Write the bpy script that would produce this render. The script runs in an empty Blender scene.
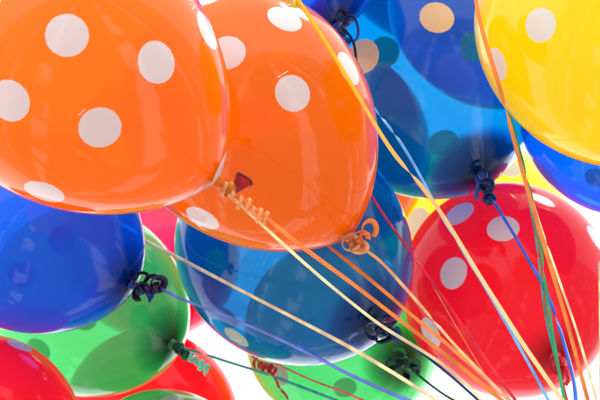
import bpy, bmesh, math, random
from mathutils import Vector, Matrix, Quaternion
from mathutils.bvhtree import BVHTree

random.seed(4)
S = bpy.context.scene
COL = S.collection

# ------------------------------------------------------------------ camera
LENS = 120.0
K = 36.0 / LENS / 600.0                      # metres per photo pixel at one metre
down_cam = Vector((0.45, -0.60, 0.66)).normalized()      # gravity seen from the camera (x right, y up, z back)
zc = -down_cam                                # world up in camera axes
fwd = Vector((0, 0, -1))
yh = (fwd - zc * fwd.dot(zc)).normalized()    # world north in camera axes
xh = yh.cross(zc)
CAM_ROT = Matrix((xh, yh, zc))                # rows: world axes in camera coords  -> maps camera vector to world
CAM_LOC = Vector((0, 0, 1.45))
cam = bpy.data.cameras.new('camera')
cam.lens = LENS
cam.sensor_width = 36.0
cam.clip_start = 0.05
cam.clip_end = 5000
cam.dof.use_dof = True
cam.dof.focus_distance = 2.15
cam.dof.aperture_fstop = 14
co = bpy.data.objects.new('camera', cam)
COL.objects.link(co)
co.matrix_world = Matrix.Translation(CAM_LOC) @ CAM_ROT.to_4x4()
S.camera = co


def W(v):
    return CAM_LOC + CAM_ROT @ v


def P(px, py, d):
    """camera-space point that the photo shows at pixel px,py, d metres in front"""
    return Vector(((px - 300) * K * d, (200 - py) * K * d, -d))


# ------------------------------------------------------------------ light
SUN_DIR_CAM = Vector((0.30, 0.62, -0.55)).normalized()      # towards the sun, seen from the camera
sd = (CAM_ROT @ SUN_DIR_CAM).normalized()
sun_elev = math.asin(sd.z)
sun = bpy.data.lights.new('sun', 'SUN')
sun.energy = 1.5
sun.angle = math.radians(12)
sun.color = (1.0, 0.95, 0.88)
so = bpy.data.objects.new('sun', sun)
COL.objects.link(so)
so.rotation_euler = sd.to_track_quat('Z', 'Y').to_euler()

world = bpy.data.worlds.new('World')
S.world = world
world.use_nodes = True
wn, wl = world.node_tree.nodes, world.node_tree.links
wn.clear()
sky = wn.new('ShaderNodeTexSky')
sky.sky_type = 'NISHITA'
sky.sun_disc = False
sky.sun_elevation = sun_elev
sky.sun_rotation = math.atan2(sd.x, sd.y)
sky.dust_density = 3.0
sky.air_density = 1.0
tc = wn.new('ShaderNodeTexCoord')
nz = wn.new('ShaderNodeTexNoise')
nz.inputs['Scale'].default_value = 2.2
nz.inputs['Detail'].default_value = 5
rp = wn.new('ShaderNodeValToRGB')
rp.color_ramp.elements[0].position = 0.18
rp.color_ramp.elements[1].position = 0.42
mx = wn.new('ShaderNodeMix')
mx.data_type = 'RGBA'
mx.inputs[7].default_value = (11.5, 11.6, 11.9, 1)     # thin bright cloud
bg = wn.new('ShaderNodeBackground')
bg.inputs['Strength'].default_value = 0.14
out = wn.new('ShaderNodeOutputWorld')
wl.new(tc.outputs['Generated'], nz.inputs['Vector'])
wl.new(nz.outputs['Fac'], rp.inputs['Fac'])
wl.new(rp.outputs['Color'], mx.inputs[0])
wl.new(sky.outputs['Color'], mx.inputs[6])
wl.new(mx.outputs[2], bg.inputs['Color'])
wl.new(bg.outputs['Background'], out.inputs['Surface'])

S.view_settings.view_transform = 'Standard'
S.view_settings.look = 'None'
S.view_settings.gamma = 1
S.view_settings.exposure = 0.47
S.render.engine = 'CYCLES'
S.cycles.max_bounces = 24
S.cycles.transparent_max_bounces = 48
S.cycles.transmission_bounces = 8
S.cycles.glossy_bounces = 4
S.cycles.diffuse_bounces = 4
S.cycles.use_denoising = True
S.cycles.caustics_reflective = False


# ------------------------------------------------------------------ node helpers
class NT:
    def __init__(self, name):
        self.m = bpy.data.materials.new(name)
        self.m.use_nodes = True
        self.n = self.m.node_tree.nodes
        self.l = self.m.node_tree.links
        self.n.clear()

    def new(self, t, **kw):
        n = self.n.new(t)
        for k, v in kw.items():
            setattr(n, k, v)
        return n

    def put(self, s, v):
        if hasattr(v, 'is_output'):
            self.l.new(v, s)
        else:
            s.default_value = v

    def math(self, op, a, b=0.0, clamp=False):
        n = self.new('ShaderNodeMath', operation=op, use_clamp=clamp)
        self.put(n.inputs[0], a)
        self.put(n.inputs[1], b)
        return n.outputs[0]

    def dist(self, a, p):
        n = self.new('ShaderNodeVectorMath', operation='DISTANCE')
        self.put(n.inputs[0], a)
        n.inputs[1].default_value = p
        return n.outputs['Value']

    def step(self, v, lo, hi, a=0.0, b=1.0):
        n = self.new('ShaderNodeMapRange', interpolation_type='SMOOTHSTEP')
        self.put(n.inputs[0], v)
        n.inputs[1].default_value = lo
        n.inputs[2].default_value = hi
        n.inputs[3].default_value = a
        n.inputs[4].default_value = b
        return n.outputs[0]

    def mixc(self, f, a, b):
        n = self.new('ShaderNodeMix', data_type='RGBA')
        self.put(n.inputs[0], f)
        self.put(n.inputs[6], a)
        self.put(n.inputs[7], b)
        return n.outputs[2]

    def mixs(self, f, a, b):
        n = self.new('ShaderNodeMixShader')
        self.put(n.inputs[0], f)
        self.l.new(a, n.inputs[1])
        self.l.new(b, n.inputs[2])
        return n.outputs[0]

    def schlick(self, f0):
        g = self.new('ShaderNodeNewGeometry')
        d = self.new('ShaderNodeVectorMath', operation='DOT_PRODUCT')
        self.l.new(g.outputs['Normal'], d.inputs[0])
        self.l.new(g.outputs['Incoming'], d.inputs[1])
        c = self.math('ABSOLUTE', d.outputs['Value'])
        o = self.math('SUBTRACT', 1.0, c, True)
        p = self.math('POWER', o, 5.6)
        return self.math('ADD', self.math('MULTIPLY', p, 1 - f0), f0, True), c


def rgba(c):
    return (c[0], c[1], c[2], 1)


# colour name -> (tint of light through one wall, colour of the scattered light, scatter share)
LATEX = {
    'deep_red': ((0.8, 0.1, 0.05), (0.75, 0.02, 0.02), 0.8, 1.0),
    'orange': ((0.98, 0.40, 0.010), (0.98, 0.295, 0.002), 0.74, 1.4),
    'blue':   ((0.004, 0.57, 0.84), (0.001, 0.17, 0.54), 0.34, 13.0),
    'royal':  ((0.006, 0.38, 0.86), (0.004, 0.150, 0.72), 0.58, 11.0),
    'green':  ((0.36, 0.90, 0.48), (0.12, 0.58, 0.25), 0.50, 11.0),
    'red':    ((0.97, 0.07, 0.10), (0.97, 0.030, 0.075), 0.92, 3.0),
    'pink':   ((0.95, 0.13, 0.32), (0.92, 0.05, 0.20), 0.45, 2.0),
    'yellow': ((0.98, 0.90, 0.03), (0.97, 0.76, 0.006), 0.88, 1.0),
}
DOTCOL = {'orange': (0.76, 0.74, 0.78), 'blue': (0.80, 0.50, 0.28), 'royal': (0.7, 0.6, 0.5), 'green': (0.72, 0.72, 0.70),
          'red': (0.84, 0.86, 0.82), 'pink': (0.7, 0.6, 0.6), 'yellow': (0.74, 0.72, 0.74)}


def latex(name, kind, R, dots, dot_r, neck_z, tint_mul=1.0, dotcol=None, scatter=None):
    T, D, s, nk = LATEX[kind]
    if scatter is not None:
        s = scatter
    t = NT(name)
    tcn = t.new('ShaderNodeTexCoord')
    obj = tcn.outputs['Object']
    # rubber is thick towards the neck and at the crown
    nd = t.dist(obj, (0, 0, neck_z))
    nw = 0.46 if kind in ('blue', 'royal', 'green') else 0.34
    neck = t.step(nd, 0.02 * R, nw * R, 1.0, 0.0)
    nse = t.new('ShaderNodeTexNoise')
    t.put(nse.inputs['Vector'], obj)
    nse.inputs['Scale'].default_value = 0.9 / R
    nse.inputs['Detail'].default_value = 3
    # stretch lines that run into the neck
    flat = t.new('ShaderNodeVectorMath', operation='MULTIPLY')
    t.put(flat.inputs[0], obj)
    flat.inputs[1].default_value = (1, 1, 0)
    nrm = t.new('ShaderNodeVectorMath', operation='NORMALIZE')
    t.l.new(flat.outputs[0], nrm.inputs[0])
    streak = t.new('ShaderNodeTexNoise')
    t.put(streak.inputs['Vector'], nrm.outputs[0])
    streak.inputs['Scale'].default_value = 6.0
    streak.inputs['Detail'].default_value = 3
    near = t.step(nd, 0.05 * R, 0.55 * R, 1.0, 0.0)
    lines = t.math('MULTIPLY', near, t.math('SUBTRACT', streak.outputs['Fac'], 0.5))
    neck = t.math('ADD', neck, t.math('MULTIPLY', lines, 0.4), True)
    f, c = t.schlick(0.027)
    if kind == 'red':
        f = t.math('MULTIPLY', f, 0.55)
    inner = t.math('SQRT', t.math('SUBTRACT', 1.0, t.math('MULTIPLY', t.math('SUBTRACT', 1.0, t.math('MULTIPLY', c, c)), 0.42)))
    path = t.math('DIVIDE', 1.0, inner)
    thick = t.math('MULTIPLY', t.math('ADD', t.math('MULTIPLY', neck, nk), t.math('ADD', 0.85, t.math('MULTIPLY', nse.outputs['Fac'], 0.3))), path)
    comb = t.new('ShaderNodeCombineColor')
    for i in range(3):
        t.put(comb.inputs[i], t.math('MULTIPLY', t.math('POWER', T[i], thick), t.math('POWER', 0.08, t.math('MULTIPLY', neck, nk * 0.14))))
    # round printed dots
    dmin = None
    for p in dots:
        d = t.dist(obj, p)
        dmin = d if dmin is None else t.math('MINIMUM', dmin, d)
    if dmin is None:
        dot = t.new('ShaderNodeValue').outputs[0]
        dot.default_value = 0
    else:
        n6 = t.new('ShaderNodeTexNoise')
        t.put(n6.inputs['Vector'], obj)
        n6.inputs['Scale'].default_value = 260
        n6.inputs['Detail'].default_value = 2
        edge = t.math('ADD', dmin, t.math('MULTIPLY', t.math('SUBTRACT', n6.outputs['Fac'], 0.5), dot_r * 0.07))
        dot = t.math('MULTIPLY', t.step(edge, dot_r * 0.97, dot_r * 1.02, 1.0, 0.0), t.step(n6.outputs['Fac'], 0.18, 0.34, 0.80, 1.0))
    tr = t.new('ShaderNodeBsdfTransparent')
    t.put(tr.inputs[0], comb.outputs[0])
    neckc = t.mixc(t.math('MULTIPLY', neck, min(0.97, 0.45 + nk * 0.09)), rgba(D), rgba(tuple(x * 0.02 for x in D)))
    df = t.new('ShaderNodeBsdfDiffuse')
    tl = t.new('ShaderNodeBsdfTranslucent')
    t.put(df.inputs[0], neckc)
    t.put(tl.inputs[0], neckc)
    body = t.mixs(0.62, df.outputs[0], tl.outputs[0])
    n5 = t.new('ShaderNodeTexNoise')
    t.put(n5.inputs['Vector'], obj)
    n5.inputs['Scale'].default_value = 2.6 / R
    n5.inputs['Detail'].default_value = 6
    n5.inputs['Roughness'].default_value = 0.6
    s_var = t.math('ADD', s - 0.09, t.math('MULTIPLY', n5.outputs['Fac'], 0.18))
    scat = t.math('ADD', s_var, t.math('MULTIPLY', neck, 0.25), True)
    wall = t.mixs(scat, tr.outputs[0], body)
    # dot ink: white, on the outside, lets some light through
    dc = dotcol or DOTCOL[kind]
    dd = t.new('ShaderNodeBsdfDiffuse')
    dd.inputs[0].default_value = rgba(dc)
    dt = t.new('ShaderNodeBsdfTranslucent')
    t.put(dt.inputs[0], rgba(tuple(a * (0.84 + 0.16 * b) for a, b in zip(dc, D))))
    dx = t.new('ShaderNodeBsdfTransparent')
    t.put(dx.inputs[0], rgba(tuple(0.45 * x for x in T)))
    dotsh = t.mixs(0.96, dx.outputs[0], t.mixs(0.82, dt.outputs[0], dd.outputs[0]))
    core = t.mixs(dot, wall, dotsh)
    gl = t.new('ShaderNodeBsdfGlossy')
    t.put(gl.inputs['Roughness'], t.step(nse.outputs['Fac'], 0.3, 0.7, 0.06, 0.12))
    gl.inputs[0].default_value = (1, 1, 1, 1)
    bump = t.new('ShaderNodeBump')
    bump.inputs['Strength'].default_value = 0.10
    bump.inputs['Distance'].default_value = 0.004
    n2 = t.new('ShaderNodeTexNoise')
    t.put(n2.inputs['Vector'], obj)
    n2.inputs['Scale'].default_value = 14
    n2.inputs['Detail'].default_value = 2
    t.put(bump.inputs['Height'], t.math('ADD', n2.outputs['Fac'], t.math('MULTIPLY', lines, 2.5)))
    t.put(gl.inputs['Normal'], bump.outputs[0])
    fin = t.mixs(f, core, gl.outputs[0])
    o = t.new('ShaderNodeOutputMaterial')
    t.l.new(fin, o.inputs[0])
    return t.m


def thick_latex(name, kind):
    T, D, s, nk = LATEX[kind]
    t = NT(name)
    p = t.new('ShaderNodeBsdfPrincipled')
    k = 0.8 if kind in ('orange', 'red', 'pink', 'yellow') else 0.22
    p.inputs['Base Color'].default_value = rgba(tuple(x * k for x in D))
    p.inputs['Roughness'].default_value = 0.28
    tl = t.new('ShaderNodeBsdfTranslucent')
    tl.inputs[0].default_value = rgba(tuple(x * 0.8 for x in D))
    o = t.new('ShaderNodeOutputMaterial')
    t.l.new(t.mixs(0.35, p.outputs[0], tl.outputs[0]), o.inputs[0])
    return t.m


RIB = {
    'cream': (0.97, 0.84, 0.56), 'yellow': (0.98, 0.80, 0.10), 'orange': (0.97, 0.40, 0.10), 'peach': (0.97, 0.62, 0.36),
    'pink': (0.92, 0.22, 0.26), 'red': (0.80, 0.03, 0.07), 'blue': (0.06, 0.26, 0.85), 'sky': (0.25, 0.58, 0.95),
    'navy': (0.02, 0.045, 0.26), 'lilac': (0.22, 0.33, 0.78), 'green': (0.04, 0.50, 0.24), 'teal': (0.05, 0.48, 0.42),
    'peach_orange': (0.98, 0.52, 0.22), 'mint': (0.40, 0.85, 0.70), 'darkgreen': (0.01, 0.14, 0.09), 'plum': (0.09, 0.05, 0.20), 'black': (0.014, 0.02, 0.08),
}
_rm = {}


def ribmat(kind):
    if kind in _rm:
        return _rm[kind]
    c = RIB.get(kind)
    t = NT('ribbon_' + kind)
    tcn = t.new('ShaderNodeTexCoord')
    n = t.new('ShaderNodeTexNoise')
    t.put(n.inputs['Vector'], tcn.outputs['Object'])
    n.inputs['Scale'].default_value = 45
    n.inputs['Detail'].default_value = 3
    if c is None:                              # yellow ribbon with its glare painted in, through peach to cream
        at = t.new('ShaderNodeAttribute', attribute_name='along')
        cr = t.new('ShaderNodeValToRGB')
        e = cr.color_ramp.elements
        e[0].position, e[0].color = 0.22, (0.98, 0.68, 0.06, 1)
        e[1].position, e[1].color = 0.62, (0.97, 0.84, 0.52, 1)
        m_ = e.new(0.40)
        m_.color = (0.97, 0.66, 0.30, 1)
        t.l.new(at.outputs['Fac'], cr.inputs[0])
        col = cr.outputs[0]
    else:
      col = t.mixc(t.step(n.outputs['Fac'], 0.35, 0.65), rgba(tuple(x * 0.82 for x in c)), rgba(tuple(min(1, x * 1.12) for x in c)))
    p = t.new('ShaderNodeBsdfPrincipled')
    t.put(p.inputs['Base Color'], col)
    p.inputs['Roughness'].default_value = 0.30
    p.inputs['Specular IOR Level'].default_value = 0.7
    tl = t.new('ShaderNodeBsdfTranslucent')
    t.put(tl.inputs[0], col)
    o = t.new('ShaderNodeOutputMaterial')
    t.l.new(t.mixs(0.58, p.outputs[0], tl.outputs[0]), o.inputs[0])
    _rm[kind] = t.m
    return t.m


# ------------------------------------------------------------------ mesh helpers
def link(name, bm, mat, parent=None, mw=None, smooth=True):
    me = bpy.data.meshes.new(name)
    bm.to_mesh(me)
    bm.free()
    if smooth:
        for p in me.polygons:
            p.use_smooth = True
    me.materials.append(mat)
    o = bpy.data.objects.new(name, me)
    COL.objects.link(o)
    if parent is not None:
        o.parent = parent
    if mw is not None:
        o.matrix_world = mw
    return o


def tag(o, label, cat, group=None):
    o['label'] = label
    o['category'] = cat
    if group:
        o['group'] = group
    return o


def profile(phi, top=1.05, b=0.33, p=1.3):
    """phi: 0 at the neck, pi at the crown; returns radius and z, neck at -z"""
    r = math.sin(phi)
    if phi < math.pi / 2:
        z = -(math.cos(phi) + b * (1 - phi / (math.pi / 2)) ** p)
    else:
        z = -math.cos(phi) * top
    return r, z


def balloon_bm(R, b, p, nphi=88, nth=144):
    bm = bmesh.new()
    rings = []
    phi0 = 0.055
    for i in range(nphi):
        phi = phi0 + (math.pi - phi0) * i / nphi
        r, z = profile(phi, b=b, p=p)
        rings.append([bm.verts.new((R * r * math.cos(a), R * r * math.sin(a), R * z)) for a in (2 * math.pi * j / nth for j in range(nth))])
    top = bm.verts.new((0, 0, R * 1.05))
    for i in range(nphi - 1):
        for j in range(nth):
            k = (j + 1) % nth
            bm.faces.new((rings[i][j], rings[i + 1][j], rings[i + 1][k], rings[i][k]))
    for j in range(nth):
        bm.faces.new((rings[-1][j], top, rings[-1][(j + 1) % nth]))
    bmesh.ops.recalc_face_normals(bm, faces=bm.faces)
    r0, z0 = profile(phi0, b=b, p=p)
    return bm, R * r0, R * z0


def lathe_bm(pts, n=28, wob=0.0):
    bm = bmesh.new()
    rings = []
    for r, z in pts:
        rings.append([bm.verts.new((r * math.cos(a) * (1 + wob * math.sin(2 * a + z * 300)), r * math.sin(a), z)) for a in (2 * math.pi * j / n for j in range(n))])
    for a, b_ in zip(rings, rings[1:]):
        for j in range(n):
            k = (j + 1) % n
            bm.faces.new((a[j], a[k], b_[k], b_[j]))
    return bm


BALLOONS = {}
LIP = {'O1': (0.55, 0.60, -0.35), 'O2': (-0.2, 0.2, -1.0)}


def make_balloon(key, kind, cx, cy, rpx, d, npx, npy, label, front=(), rear=(), dot=0.145, b=0.33, p=1.3, extra=True,
                 tint_mul=1.0, dotcol=None, scatter=None, fallback_rear=False, L=1.33):
    R = rpx * K * d
    C = P(cx, cy, d)
    ray = P(npx, npy, 1).normalized()
    tca = C.dot(ray)
    d2 = (C - ray * tca).length
    Ln = L * R
    if d2 < Ln:
        q = ray * (tca - math.sqrt(Ln * Ln - d2 * d2))
    else:
        q = ray * tca
    axis = (q - C).normalized()                # towards the neck, camera space
    bm, r0, z0 = balloon_bm(R, b, p)
    # object frame: -z towards neck
    zq = (-axis).to_track_quat('Z', 'Y')
    zq = zq @ Quaternion((0, 0, 1), random.uniform(0, 6.28))
    Mc = Matrix.Translation(C) @ zq.to_matrix().to_4x4()      # object -> camera
    Mi = Mc.inverted()
    bvh = BVHTree.FromBMesh(bm)
    o0 = Mi @ Vector((0, 0, 0))

    def cast(px, py, rear_side):
        dr = (Mi.to_3x3() @ P(px, py, 1)).normalized()
        h = bvh.ray_cast(o0, dr)
        if h[0] is None:                       # just off the rim: nearest point
            n = bvh.find_nearest(o0 + dr * (-o0).dot(dr))
            return n[0], n[1]
        if not rear_side:
            return h[0], h[1]
        h2 = bvh.ray_cast(h[0] + dr * 1e-4, dr)
        return (h2[0] or h[0]), (h2[1] or h[1])
    pts, nors = [], []
    for f in front:
        q_, n_ = cast(f[0], f[1], False)
        pts.append(q_); nors.append(n_)
    nfront = len(pts)
    for f in rear:
        q_, n_ = cast(f[0], f[1], True)
        pts.append(q_); nors.append(n_)
    if extra:
        N = 26
        off = random.uniform(0, 6.28)
        for i in range(N):
            z = 1 - 2 * (i + 0.5) / N
            a = i * 2.399963 + off
            s_ = math.sqrt(1 - z * z)
            q_ = bvh.find_nearest(Vector((s_ * math.cos(a), s_ * math.sin(a), z * 1.1)) * R)[0]
            if q_.z < -R * 1.0:
                continue
            cq = Mc @ q_
            px = 300 + cq.x / (-cq.z) / K
            py = 200 - cq.y / (-cq.z) / K
            inframe = -14 < px < 614 and -14 < py < 414
            facing = (Mc.to_3x3() @ (q_ / R)).dot(cq) < 0
            if inframe and (facing or not fallback_rear):
                continue
            if any((q_ - k).length < dot * R * 2.5 for k in pts):
                continue
            pts.append(q_); nors.append(q_.normalized())
    neck_z = z0
    m = latex('latex_' + kind, kind, R, [tuple(x) for x in pts], dot * R, neck_z, tint_mul, dotcol, scatter)
    mw = Matrix.Translation(CAM_LOC) @ CAM_ROT.to_4x4() @ Mc
    body = link('balloon', bm, m, None, mw)
    tag(body, label, 'balloon', kind_group[kind])
    # neck, knot and rolled lip
    u = R * 0.045
    tm = thick_latex('thick_latex_' + kind, kind)
    neck = lathe_bm([(r0, z0 + u * .1), (u * 1.1, z0 - u * 0.5), (u * 0.75, z0 - u * 1.0), (u * 0.55, z0 - u * 1.5),
                     (u * 1.1, z0 - u * 1.7), (u * 1.5, z0 - u * 2.2), (u * 1.45, z0 - u * 2.8), (u * 0.9, z0 - u * 3.3),
                     (u * 0.7, z0 - u * 3.6)], wob=0.12)
    kn = link('knot', neck, tm)
    kn.parent = body
    lip = lathe_bm([(u * 0.5, 0), (u * 0.6, -u * 0.7), (u * 0.85, -u * 1.5), (u * 1.2, -u * 2.1), (u * 1.32, -u * 2.2),
                    (u * 1.3, -u * 2.4), (u * 1.1, -u * 2.3)], wob=0.3)
    if key == 'O1':
        bmesh.ops.scale(lip, vec=(1.25, 1.25, 1.3), verts=lip.verts)
    lt = LIP.get(key)
    if lt is None:
        q_ = Quaternion((math.cos(cx), math.sin(cx), 0), 0.4)
    else:                                      # flap folded over to one side
        want = (Mi.to_3x3() @ Vector(lt)).normalized()
        q_ = Vector((0, 0, -1)).rotation_difference(want)
    bmesh.ops.transform(lip, matrix=Matrix.Translation((0, 0, z0 - u * 3.2)) @ q_.to_matrix().to_4x4(), verts=lip.verts)
    lp = link('lip', lip, thick_latex('thick_latex_red', 'deep_red') if key == 'O1' else tm)
    lp.parent = body
    knot_c = Mc @ Vector((0, 0, z0 - u * 1.6))
    BALLOONS[key] = dict(C=C, R=R, axis=axis, knot=knot_c, d=-knot_c.z,
                         kpx=(300 + knot_c.x / (-knot_c.z) / K, 200 - knot_c.y / (-knot_c.z) / K), obj=body, Mc=Mc, bvh=bvh, u=u)
    return body


kind_group = {'orange': 'orange balloons of the bunch', 'blue': 'clear blue balloons of the bunch', 'royal': 'deep blue balloons of the bunch',
              'green': 'green balloons of the bunch', 'red': 'red balloons of the bunch', 'pink': 'red balloons of the bunch',
              'yellow': 'yellow balloons of the bunch'}


# ------------------------------------------------------------------ ribbons
def catmull(pts, n):
    out_ = []
    P_ = [pts[0] * 2 - pts[1]] + list(pts) + [pts[-1] * 2 - pts[-2]]
    for i in range(1, len(P_) - 2):
        a, b_, c, d_ = P_[i - 1], P_[i], P_[i + 1], P_[i + 2]
        for k in range(n):
            t = k / n
            out_.append(0.5 * ((2 * b_) + (c - a) * t + (2 * a - 5 * b_ + 4 * c - d_) * t * t + (3 * b_ - a - 3 * c + d_) * t ** 3))
    out_.append(P_[-2].copy())
    return out_


def strip(bm, pts, wdirs, widths, th=0.00022):
    n = len(pts)
    rings = []
    for i in range(n):
        t = (pts[min(i + 1, n - 1)] - pts[max(i - 1, 0)]).normalized()
        w = wdirs[i] - t * wdirs[i].dot(t)
        w = w.normalized() if w.length > 1e-6 else t.orthogonal().normalized()
        nn = t.cross(w)
        hw = widths[i] / 2
        # gently cupped section, like curling ribbon
        cup = widths[i] * 0.02
        rings.append([bm.verts.new(pts[i] + w * hw + nn * (th / 2)), bm.verts.new(pts[i] + nn * (th / 2 + cup)), bm.verts.new(pts[i] - w * hw + nn * (th / 2)),
                      bm.verts.new(pts[i] - w * hw - nn * (th / 2)), bm.verts.new(pts[i] - nn * (th / 2 - cup)), bm.verts.new(pts[i] + w * hw - nn * (th / 2))])
    for a, b_ in zip(rings, rings[1:]):
        for j in range(6):
            k = (j + 1) % 6
            bm.faces.new((a[j], a[k], b_[k], b_[j]))
    for rg in (rings[0], rings[-1]):
        bm.faces.new((rg[0], rg[1], rg[4], rg[5]))
        bm.faces.new((rg[1], rg[2], rg[3], rg[4]))
    bmesh.ops.recalc_face_normals(bm, faces=bm.faces)


CAMW = Matrix.Translation(CAM_LOC) @ CAM_ROT.to_4x4()


def ribbon(name, label, kind, path, width=0.005, twists=(), a0=0.25, group='curling ribbons tied to the balloons', smooth=True):
    """path: (px, py, depth); twists: list of (position 0..1, half turns)"""
    base = [P(*q) for q in path]
    pts = catmull(base, 14)
    n = len(pts)
    if smooth:
        for _ in range(90):
            pts = [pts[0]] + [pts[i] * 0.5 + (pts[i - 1] + pts[i + 1]) * 0.25 for i in range(1, n - 1)] + [pts[-1]]
    wd, ws = [], []
    ph = random.uniform(0, 6)
    for i, q in enumerate(pts):
        s = i / (n - 1)
        t = (pts[min(i + 1, n - 1)] - pts[max(i - 1, 0)]).normalized()
        side = t.cross(q.normalized()).normalized()
        ang = a0 + 0.22 * math.sin(ph + s * 5)
        for (tp, ht) in twists:
            x = max(0.0, min(1.0, (s - tp) / 0.10 + 0.5))
            ang += math.pi * ht * x * x * (3 - 2 * x)
        wd.append(Quaternion(t, ang) @ side)
        ws.append(width * 0.76 * (1 + 0.06 * math.sin(ph * 3 + s * 17)))
    org = pts[0].copy()
    bm = bmesh.new()
    strip(bm, [q - org for q in pts], wd, ws)
    if kind == 'glare_tone':
        lay = bm.verts.layers.float.new('along')
        for k, v in enumerate(bm.verts):
            v[lay] = (k // 6) / (n - 1)
    o = link(name, bm, ribmat(kind), None, CAMW @ Matrix.Translation(org))
    tag(o, label, 'ribbon', group)
    o['_org'] = list(org)
    return o


LW = 1.15


def curl(parent, kind, path, rad, turns, width=0.0042, name='curl', wobble=0.15, phase=0.0, rad_end=None):
    """helical curl of ribbon along a path (camera space); width runs along the helix axis"""
    axis_pts = catmull([P(*q) for q in path], 30)
    n = len(axis_pts)
    m = max(24, int(turns * 22))
    pts, wd = [], []
    rng = random.Random(int(path[0][0] * 13 + path[0][1]))
    for i in range(m + 1):
        s = i / m
        f = s * (n - 1)
        k = min(int(f), n - 2)
        c = axis_pts[k].lerp(axis_pts[k + 1], f - k)
        t = (axis_pts[min(k + 2, n - 1)] - axis_pts[max(k - 1, 0)]).normalized()
        e1 = t.cross(c.normalized()).normalized()
        e2 = t.cross(e1)
        a = phase + 2 * math.pi * turns * s
        r = rad + ((rad_end if rad_end is not None else rad) - rad) * s
        r *= 1 + wobble * math.sin(a * 0.37 + 1.3) + wobble * 0.5 * math.sin(a * 1.7)
        pts.append(c + e1 * math.cos(a) * r + e2 * math.sin(a) * r)
        wd.append(t + e1 * 0.25 * math.sin(a * .5))
    inv = parent.matrix_world.inverted()
    bm = bmesh.new()
    strip(bm, pts, wd, [width * LW] * len(pts))
    bm.transform(inv @ CAMW)
    o = link(name, bm, ribmat(kind), parent)
    return o


def loop(parent, kind, cx, cy, d, rx, ry, tilt=0.0, yaw=0.9, width=0.0045, arc=(0, 6.0), name='loop'):
    """one open loop of ribbon seen partly edge-on"""
    C = P(cx, cy, d)
    kx, ky = rx * K * d, ry * K * d
    pts, wd = [], []
    q = Quaternion((0, 0, 1), tilt) @ Quaternion((0, 1, 0), yaw * 0.6)
    for i in range(33):
        a = arc[0] + (arc[1] - arc[0]) * i / 32
        v = Vector((kx * math.cos(a), ky * math.sin(a), 0.0022 * math.sin(a * 1.5)))
        pts.append(C + q @ v)
        wd.append(q @ (Vector((math.cos(a) * 0.9, math.sin(a) * 0.9, 1))))
    inv = parent.matrix_world.inverted()
    bm = bmesh.new()
    strip(bm, pts, wd, [width * LW] * len(pts))
    bm.transform(inv @ CAMW)
    return link(name, bm, ribmat(kind), parent)


# ------------------------------------------------------------------ ground under the bunch (reflected in the balloons)
t = NT('pavement')
tcn = t.new('ShaderNodeTexCoord')
n = t.new('ShaderNodeTexNoise')
t.put(n.inputs['Vector'], tcn.outputs['Object'])
n.inputs['Scale'].default_value = 3.0
n.inputs['Detail'].default_value = 6
wv = t.new('ShaderNodeTexWave', wave_type='BANDS', bands_direction='DIAGONAL')
t.put(wv.inputs['Vector'], tcn.outputs['Object'])
wv.inputs['Scale'].default_value = 0.11
wv.inputs['Distortion'].default_value = 2.5
wv.inputs['Detail'].default_value = 1
wv.inputs['Detail Scale'].default_value = 0.4
n3 = t.new('ShaderNodeTexNoise')
t.put(n3.inputs['Vector'], tcn.outputs['Object'])
n3.inputs['Scale'].default_value = 0.55
streak_reflector_mask = t.math('MULTIPLY', t.step(wv.outputs['Fac'], 0.86, 0.90), t.step(n3.outputs['Fac'], 0.46, 0.50))  # pale strips added out of view so the balloons reflect soft streaks
pr = t.new('ShaderNodeBsdfPrincipled')
aspc = t.mixc(n.outputs['Fac'], (0.17, 0.17, 0.17, 1), (0.25, 0.25, 0.24, 1))
t.put(pr.inputs['Base Color'], t.mixc(streak_reflector_mask, aspc, (0.85, 0.83, 0.80, 1)))
pr.inputs['Roughness'].default_value = 0.85
o_ = t.new('ShaderNodeOutputMaterial')
t.l.new(pr.outputs[0], o_.inputs[0])
bm = bmesh.new()
bmesh.ops.create_grid(bm, x_segments=8, y_segments=8, size=400)
g = link('ground', bm, t.m, smooth=False)
g['kind'] = 'structure'

# ------------------------------------------------------------------ balloons (photo px centre, radius, depth, knot px)
mb = make_balloon
mb('O1', 'orange', 68, 62, 141, 2.00, 226, 188, 'big orange polka dot balloon filling the top left corner, nearest of all',
   front=[(67, 35), (157, 62), (9, 101), (100, 128), (44, 193), (208, 30), (229, 171)], L=1.42, b=0.36)
mb('O2', 'orange', 245, 113, 123, 2.26, 353, 240, 'orange polka dot balloon at top centre, overlapped by the bigger orange one',
   front=[(293, 93), (285, 18), (227, 52), (202, 219), (349, 68), (206, -3)], rear=[(265, 82)])
mb('B1', 'royal', 28, 228, 103, 2.48, 133, 285, 'deep blue balloon at the left edge, hanging right under the big orange balloon',
   rear=[(62, 240), (22, 275), (95, 290)], dotcol=(0.1, 0.12, 0.5))
mb('B2', 'blue', 291, 245, 115, 2.55, 378, 325, 'see-through blue balloon in the centre of the bunch, below the two orange ones',
   front=[(236, 338)], rear=[(226, 318), (216, 262), (340, 220)], dot=0.125, scatter=0.50, dotcol=(0.62, 0.56, 0.46))
mb('B3', 'blue', 415, 68, 119, 2.66, 482, 178, 'see-through blue balloon with peach dots at the top right beside the yellow one',
   front=[(437, 17), (363, 56)], rear=[(384, 52), (443, 143), (474, 46), (350, 2)], dot=0.140, dotcol=(0.95, 0.55, 0.24))
mb('Y1', 'yellow', 597, 25, 122, 2.22, 652, 160, 'bright yellow balloon with pale dots in the top right corner',
   front=[(540, 25), (497, 64)], dot=0.135)
mb('RR', 'red', 507, 288, 105, 2.70, 556, 358, 'round red balloon with pale dots at the lower right',
   front=[(503, 228), (453, 273), (597, 239), (430, 333), (459, 213)], dot=0.150)
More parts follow.
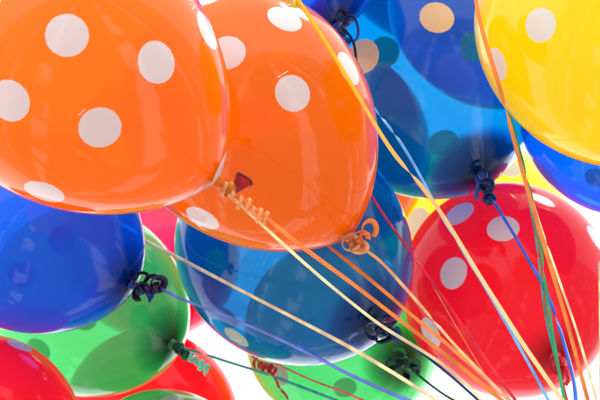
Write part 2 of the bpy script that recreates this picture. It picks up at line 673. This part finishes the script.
mb('G1', 'green', 85, 300, 95, 2.78, 173, 345, 'green balloon at the lower left, under the deep blue balloon',
   rear=[(85, 318), (38, 350), (150, 268), (140, 318)], dotcol=(0.06, 0.35, 0.14))
mb('G2', 'green', 341, 334, 96, 2.92, 405, 362, 'green balloon at bottom centre, behind the central blue balloon',
   front=[(279, 374)], rear=[(345, 388), (395, 300)], dot=0.13, dotcol=(0.45, 0.35, 0.3))
mb('R1', 'red', -15, 427, 92, 2.50, 60, 480, 'red balloon cut off by the bottom left corner', front=[(20, 345)])
mb('R2', 'pink', 150, 250, 87, 3.18, 200, 300, 'pinkish red balloon seen between the lower left green balloon and the central blue one',
   rear=[(165, 213)], scatter=0.35)
mb('R3', 'red', 150, 414, 84, 3.06, 215, 470, 'red balloon at the bottom edge below the knot of the left green balloon', scatter=0.35)
mb('G3', 'green', 165, 480, 90, 2.70, 235, 540, 'dark green balloon just rising over the bottom edge', front=[(174, 401)], dotcol=(0.5, 0.45, 0.42))
mb('Y2', 'yellow', 471, 240, 104, 3.46, 520, 310, 'yellow balloon behind the round red one, showing above its top edge',
   front=[(507, 166), (417, 222)], dotcol=(0.62, 0.60, 0.50), scatter=0.35)
mb('O3', 'orange', 332, 147, 98, 3.06, 350, 238, 'orange balloon hidden behind both blue balloons, only a corner showing', scatter=0.7)
mb('B5', 'royal', 608, 118, 87, 2.56, 670, 210, 'blue balloon at the right edge tucked behind the yellow one', rear=[(596, 178)], scatter=0.3)
mb('B4', 'royal', 292, -66, 92, 2.46, 338, 26, 'dark blue balloon above the frame with its knot by the orange balloon', scatter=0.3)
mb('G4', 'royal', 486, 2, 98, 3.02, 540, 90, 'deep blue balloon far behind the upper blue balloon, seen only through it', scatter=0.55, extra=False)
mb('R4', 'pink', 425, -60, 96, 3.36, 470, 30, 'red balloon behind the upper blue balloon, near the top edge', scatter=0.5)

pm = NT('print_ink')
_p = pm.new('ShaderNodeBsdfPrincipled')
_p.inputs['Base Color'].default_value = (0.92, 0.88, 0.86, 1)
_o = pm.new('ShaderNodeOutputMaterial')
pm.l.new(_p.outputs[0], _o.inputs[0])
for key, x0, y0, x1, y1 in (('O1', 79, 115, 85, 109), ('O1', 192, 9, 195, 6), ('O2', 278, 77, 288, 71), ('B2', 231, 339, 241, 341)):
    b_ = BALLOONS[key]
    Mi = b_['Mc'].inverted()
    bm = bmesh.new()
    for a0_, a1_ in ((0.0, 0.22), (0.30, 0.44), (0.52, 0.80), (0.87, 1.0)):
        q = []
        for a_, sgn in ((a0_, -1), (a1_, -1), (a1_, 1), (a0_, 1)):
            ln = math.hypot(x1 - x0, y1 - y0)
            px = x0 + (x1 - x0) * a_ - (y1 - y0) / ln * sgn * 0.45
            py = y0 + (y1 - y0) * a_ + (x1 - x0) / ln * sgn * 0.45
            dr = (Mi.to_3x3() @ P(px, py, 1)).normalized()
            h = b_['bvh'].ray_cast(Mi @ Vector((0, 0, 0)), dr)
            q.append(bm.verts.new(h[0] - dr * 0.0004))
        bm.faces.new(q)
    o = link('printed_text', bm, pm.m, smooth=False)
    o.parent = b_['obj']

_k = list(BALLOONS)
for i in range(len(_k)):
    for j in range(i + 1, len(_k)):
        a, b_ = BALLOONS[_k[i]], BALLOONS[_k[j]]
        dd = (a['C'] - b_['C']).length
        if dd < a['R'] + b_['R']:
            print('OVERLAP', _k[i], _k[j], round(dd - a['R'] - b_['R'], 3))
for k_ in _k:
    print(k_, 'R', round(BALLOONS[k_]['R'], 3), 'kpx', [round(x) for x in BALLOONS[k_]['kpx']], 'kd', round(BALLOONS[k_]['d'], 2))

# ------------------------------------------------------------------ ribbons
GX, GY, GD = 600, 478, 1.95


def toward(x0, y0, d0, pts):
    """give depths to photo points on the way from (x0,y0,d0) to the hand that gathers the ribbons"""
    L0 = math.hypot(GX - x0, GY - y0)
    r = [(x0, y0, d0)]
    for x, y in pts:
        s = 1 - math.hypot(GX - x, GY - y) / L0
        s = max(0.0, min(1.0, s))
        r.append((x, y, 1 / ((1 - s) / d0 + s / GD)))
    (x1, y1, d1), (x2, y2, d2) = r[-2], r[-1]
    if y2 > 380:
        m = 45 / max(1e-3, math.hypot(x2 - x1, y2 - y1))
        r.append((x2 + (x2 - x1) * m, y2 + (y2 - y1) * m, d2 + (GD - d2) * 0.3))
    r.append((GX, GY + 40, GD))
    return r


B = BALLOONS


def kp(k, dx=0, dy=0, dd=-0.006):
    b_ = B[k]
    return b_['kpx'][0] + dx, b_['kpx'][1] + dy, b_['d'] + dd


# big orange balloon: two ribbons and a tight curl
x, y, d = kp('O1')
r = ribbon('balloon_ribbon', 'cream ribbon from the knot of the biggest orange balloon', 'cream',
           toward(x, y + 4, d, [(258, 221), (285, 246), (329, 285), (372, 319), (390, 332), (450, 367), (481, 400)]), width=0.0042)
r = ribbon('balloon_ribbon', 'orange ribbon with a tight curl below the knot of the biggest orange balloon', 'orange',
           toward(x, y, d, [(266, 217), (300, 246), (351, 282), (399, 320), (450, 358), (497, 397)]), width=0.0058)
curl(r, 'peach_orange', [(x - 2, y + 2, d - .004), (240, 201, d - .004), (254, 211, d - .004), (267, 220, d - .004)], 0.0060, 6.5, width=0.0036, wobble=0.30)
# second orange balloon
x, y, d = kp('O2')
r = ribbon('balloon_ribbon', 'peach ribbon from the looped bow under the upper centre orange balloon', 'peach',
           toward(x + 8, y + 6, d, [(380, 260), (396, 278), (416, 300), (450, 340), (462, 353), (503, 395)]), width=0.0048, twists=[(0.45, 1)])
loop(r, 'orange', 370, 229, d - 0.008, 8, 8, 0.5, 0.9, arc=(-1.6, 3.9), width=0.0055)
loop(r, 'peach', 350, 243, d - 0.014, 8, 7, 0.5, 0.9, arc=(0, 6.1), width=0.0065)
loop(r, 'orange', 360, 240, d - 0.008, 8, 9, -0.5, 1.0, arc=(0.5, 6.2), width=0.0055)
loop(r, 'peach', 359, 247, d - 0.016, 9, 6, 0.2, 0.8, arc=(2.2, 7.0), width=0.005)
curl(r, 'orange', [(350, 246, d - .01), (358, 242, d - .01), (366, 232, d - .008)], 0.0045, 2.5)
ribbon('balloon_ribbon', 'orange ribbon coming out from under the upper centre orange balloon across the central blue one', 'orange',
       toward(312, 231, B['O2']['d'] + 0.10, [(328, 246), (346, 260), (378, 286), (400, 305), (417, 320), (450, 346), (500, 392)]), width=0.0052)
# royal blue left
x, y, d = kp('B1')
r = ribbon('balloon_ribbon', 'lilac blue ribbon from the dark bow of the deep blue balloon at left', 'lilac',
           toward(x + 22, y, d, [(178, 298), (215, 312), (262, 331), (300, 349), (352, 376), (412, 402)]), width=0.0044, twists=[(0.3, 1)])
loop(r, 'plum', 151, 281, d - 0.004, 6, 5, 0.1, 0.9, width=0.007)
loop(r, 'plum', 158, 284, d - 0.006, 7, 7, -0.1, 1.0, width=0.008, arc=(-1.2, 4.5))
loop(r, 'black', 141, 278, d - 0.004, 7, 5, 0.3, 0.4)
loop(r, 'black', 140, 291, d - 0.008, 5, 8, -0.7, 0.8, width=0.008, arc=(0.4, 5.6))
curl(r, 'plum', [(x + 2, y, d), (x + 12, y, d - .006), (x + 24, y + 2, d - .006)], 0.0048, 3.0, width=0.0055)
# long peach ribbon across the bunch
ribbon('balloon_ribbon', 'long straight cream ribbon that starts beside the deep blue balloon and crosses the middle', 'cream',
       toward(108, 219, 2.58, [(137, 237), (170, 253), (230, 285), (300, 321), (350, 347), (400, 377), (437, 401)]), width=0.0056, a0=0.1)
# central blue balloon
x, y, d = kp('B2')
r = ribbon('balloon_ribbon', 'navy ribbon from the dark loops of the central blue balloon', 'navy',
           toward(x, y, d, [(393, 335), (424, 354), (450, 375), (480, 402)]), width=0.0040)
loop(r, 'navy', 388, 320, d - .01, 8, 5, 0.1, 0.4)
loop(r, 'navy', 373, 330, d - .01, 8, 8, -0.3, 0.9, width=0.006, arc=(0.3, 5.5))
loop(r, 'lilac', 357, 340, d - .014, 8, 6, 0.2, 0.8, width=0.0045, arc=(1.4, 5.4))
loop(r, 'black', 384, 336, d - .012, 9, 5, 0.5, 0.7, width=0.007)
curl(r, 'navy', [(x - 4, y + 3, d - .005), (x + 4, y + 2, d - .01), (x + 10, y + 2, d - .012)], 0.005, 2.2, width=0.005)
# bottom centre green
x, y, d = kp('G2')
r = ribbon('balloon_ribbon', 'dark green twisted ribbon from the knot of the bottom centre green balloon', 'darkgreen',
           toward(x, y, d, [(412, 370), (428, 383), (444, 395), (460, 404)]), width=0.0044, twists=[(0.08, 1), (0.2, 1)])
loop(r, 'green', 398, 357, d - .006, 8, 8, 0.2, 0.5, width=0.005)
loop(r, 'darkgreen', 394, 362, d - .01, 9, 5, 0.5, 0.7, width=0.008)
loop(r, 'black', 410, 371, d - .01, 7, 6, -0.4, 0.7, width=0.009, arc=(0, 5))
# lower left green
x, y, d = kp('G1')
r = ribbon('balloon_ribbon', 'teal ribbon with a green ringlet from the knot of the lower left green balloon', 'teal',
           toward(x, y, d, [(196, 351), (230, 363), (262, 372), (290, 383), (325, 396), (345, 404)]), width=0.0046, twists=[(0.16, 1), (0.42, 1)])
curl(r, 'darkgreen', [(x, y, d), (180, 350, d - .01), (192, 357, d - .012)], 0.0055, 4.0, width=0.0042)
curl(r, 'mint', [(190, 356, d - .012), (199, 363, d - .014), (208, 372, d - .014)], 0.0065, 3.6, width=0.0045)
# red balloon right
x, y, d = kp('RR')
r = ribbon('balloon_ribbon', 'red ribbon hanging from the knot of the round red balloon at lower right', 'red',
           [(x, y, d), (x + 4, y + 12, d - .02), (563, 384, d - .04), (566, 396, d - .06), (572, 420, 2.25), (GX, GY, GD)], width=0.0048, twists=[(0.35, 1)])
loop(r, 'red', x - 2, y + 4, d - .01, 5, 9, 0.2, 0.6)
loop(r, 'red', x + 3, y + 22, d - .02, 6, 9, -0.5, 0.8, arc=(0, 4.5))
# upper blue balloon
x, y, d = kp('B3')
r = ribbon('balloon_ribbon', 'blue ribbon from the dark bow of the blue balloon beside the yellow one', 'blue',
           toward(x + 3, y + 8, d, [(497, 207), (515, 236), (534, 270), (547, 292), (557, 320), (566, 350), (574, 378), (576, 402)]), width=0.0052, twists=[(0.06, 1), (0.5, 1)])
loop(r, 'navy', 487, 185, d - .006, 6, 6, 0.2, 0.7, width=0.006)
loop(r, 'blue', 476, 188, d - .008, 3, 11, 0.0, 1.2, width=0.005, arc=(-1.6, 2.2))
loop(r, 'navy', 484, 176, d - .01, 6, 7, -0.6, 0.5, width=0.004)
curl(r, 'navy', [(x - 2, y, d - .004), (x + 3, y + 8, d - .008), (x + 6, y + 14, d - .008)], 0.005, 2.6, width=0.0045)
# yellow ribbon from above, its glare painted in as cream
r = ribbon('balloon_ribbon', 'long yellow ribbon with painted-in cream glare, starting in a curl at the top edge', 'glare_tone',
           toward(286, -16, 2.02, [(301, 4), (322, 36), (345, 74), (363, 104), (380, 133), (398, 160), (418, 181), (440, 211), (462, 246), (482, 280), (503, 312), (522, 343), (543, 373), (563, 402)]), width=0.0056, a0=0.15, twists=[(0.42, 1)])
loop(r, 'yellow', 293, 2, 2.03, 6, 4, 0.2, 0.5, width=0.005)
curl(r, 'yellow', [(280, -10, 2.04), (290, -2, 2.03), (299, 4, 2.02)], 0.0045, 2.5)
ribbon('balloon_ribbon', 'pale blue ribbon beside the long yellow one, crossing the upper blue balloon', 'sky',
       toward(374, 108, 2.2, [(388, 126), (400, 141), (416, 168), (430, 194), (447, 226), (470, 262), (496, 305), (520, 348), (541, 386), (550, 404)]), width=0.0044,
       twists=[(0.04, 1), (0.13, 1), (0.45, 1)])
ribbon('balloon_ribbon', 'orange ribbon dropping past the left rim of the yellow balloon', 'orange',
       toward(474, -10, 2.02, [(480, 24), (490, 56), (503, 98), (515, 144), (526, 184), (540, 232), (556, 284), (571, 336), (588, 402)]), width=0.0054, twists=[(0.3, 1)], a0=0.15)
ribbon('balloon_ribbon', 'green ribbon beside the orange one below the left rim of the yellow balloon', 'green',
       toward(502, 84, 2.32, [(509, 112), (519, 150), (530, 190), (540, 236), (543, 270), (549, 312), (556, 356), (565, 402)]), width=0.0050, twists=[(0.27, 1), (0.5, 1)])
ribbon('balloon_ribbon', 'teal ribbon between the orange and the green one in front of the red balloon', 'teal',
       toward(519, 160, 2.34, [(528, 196), (535, 230), (539, 262), (543, 300)])[:-1] + [(548, 330, 2.18), (556, 360, 2.14), (566, 404, 2.09)], width=0.0032, twists=[(0.4, 1)])
ribbon('balloon_ribbon', 'cream ribbon close along the right side of the orange one on the red balloon', 'cream',
       toward(528, 188, 2.2, [(541, 228), (553, 262), (563, 292)])[:-1] + [(574, 322, 2.1), (583, 352, 2.05), (597, 402, 2.0)], width=0.0036, twists=[(0.25, 1)])
ribbon('balloon_ribbon', 'dark red ribbon running from beside the orange bow down across the red balloon', 'red',
       toward(366, 182, 2.46, [(373, 200), (396, 232), (420, 266), (445, 300), (482, 355), (516, 401)]), width=0.0044, twists=[(0.35, 1)])
ribbon('balloon_ribbon', 'thin pink ribbon low across the bottom centre green balloon', 'pink',
       toward(250, 349, 2.74, [(275, 363), (298, 374), (318, 383), (344, 392), (366, 402)]), width=0.0034)
ribbon('balloon_ribbon', 'bright blue ribbon low across the bottom centre green balloon', 'blue',
       toward(296, 344, 2.40, [(335, 368), (370, 384), (408, 401)]), width=0.0052, twists=[(0.05, 1)])
r = ribbon('balloon_ribbon', 'red ringlet ribbon hanging below the central blue balloon', 'red',
           [(252, 356, 2.80), (264, 366, 2.79), (276, 378, 2.78), (279, 390, 2.78), (289, 396, 2.78), (287, 412, 2.78)], width=0.0046, twists=[(0.6, 1), (0.85, 1)])
curl(r, 'red', [(256, 363, 2.79), (265, 367, 2.78), (275, 371, 2.77)], 0.0068, 4.2, width=0.0048)
ribbon('balloon_ribbon', 'thin brownish orange ribbon over the lower left part of the round red balloon', 'orange',
       toward(425, 272, 2.44, [(441, 300), (458, 330), (477, 362), (498, 397)]), width=0.0018)
r = ribbon('balloon_ribbon', 'black curly ribbon at the knot of the dark blue balloon above the frame', 'black',
           [(338, 24, 2.34), (346, 32, 2.33), (354, 40, 2.40), (356, 60, 2.46), (362, 96, 2.5)], width=0.004)
loop(r, 'black', 342, 18, 2.33, 5, 8, 0.3, 0.8)
loop(r, 'navy', 351, 28, 2.33, 7, 13, 0.25, 0.3, width=0.003, arc=(-1.6, 2.6))
ribbon('balloon_ribbon', 'pale ribbon hanging along the right edge of the frame', 'cream',
       [(599, 262, 2.4), (600, 320, 2.3), (600.5, 405, 2.2)], width=0.003)
for o in list(COL.objects):
    if '_org' in o:
        del o['_org']
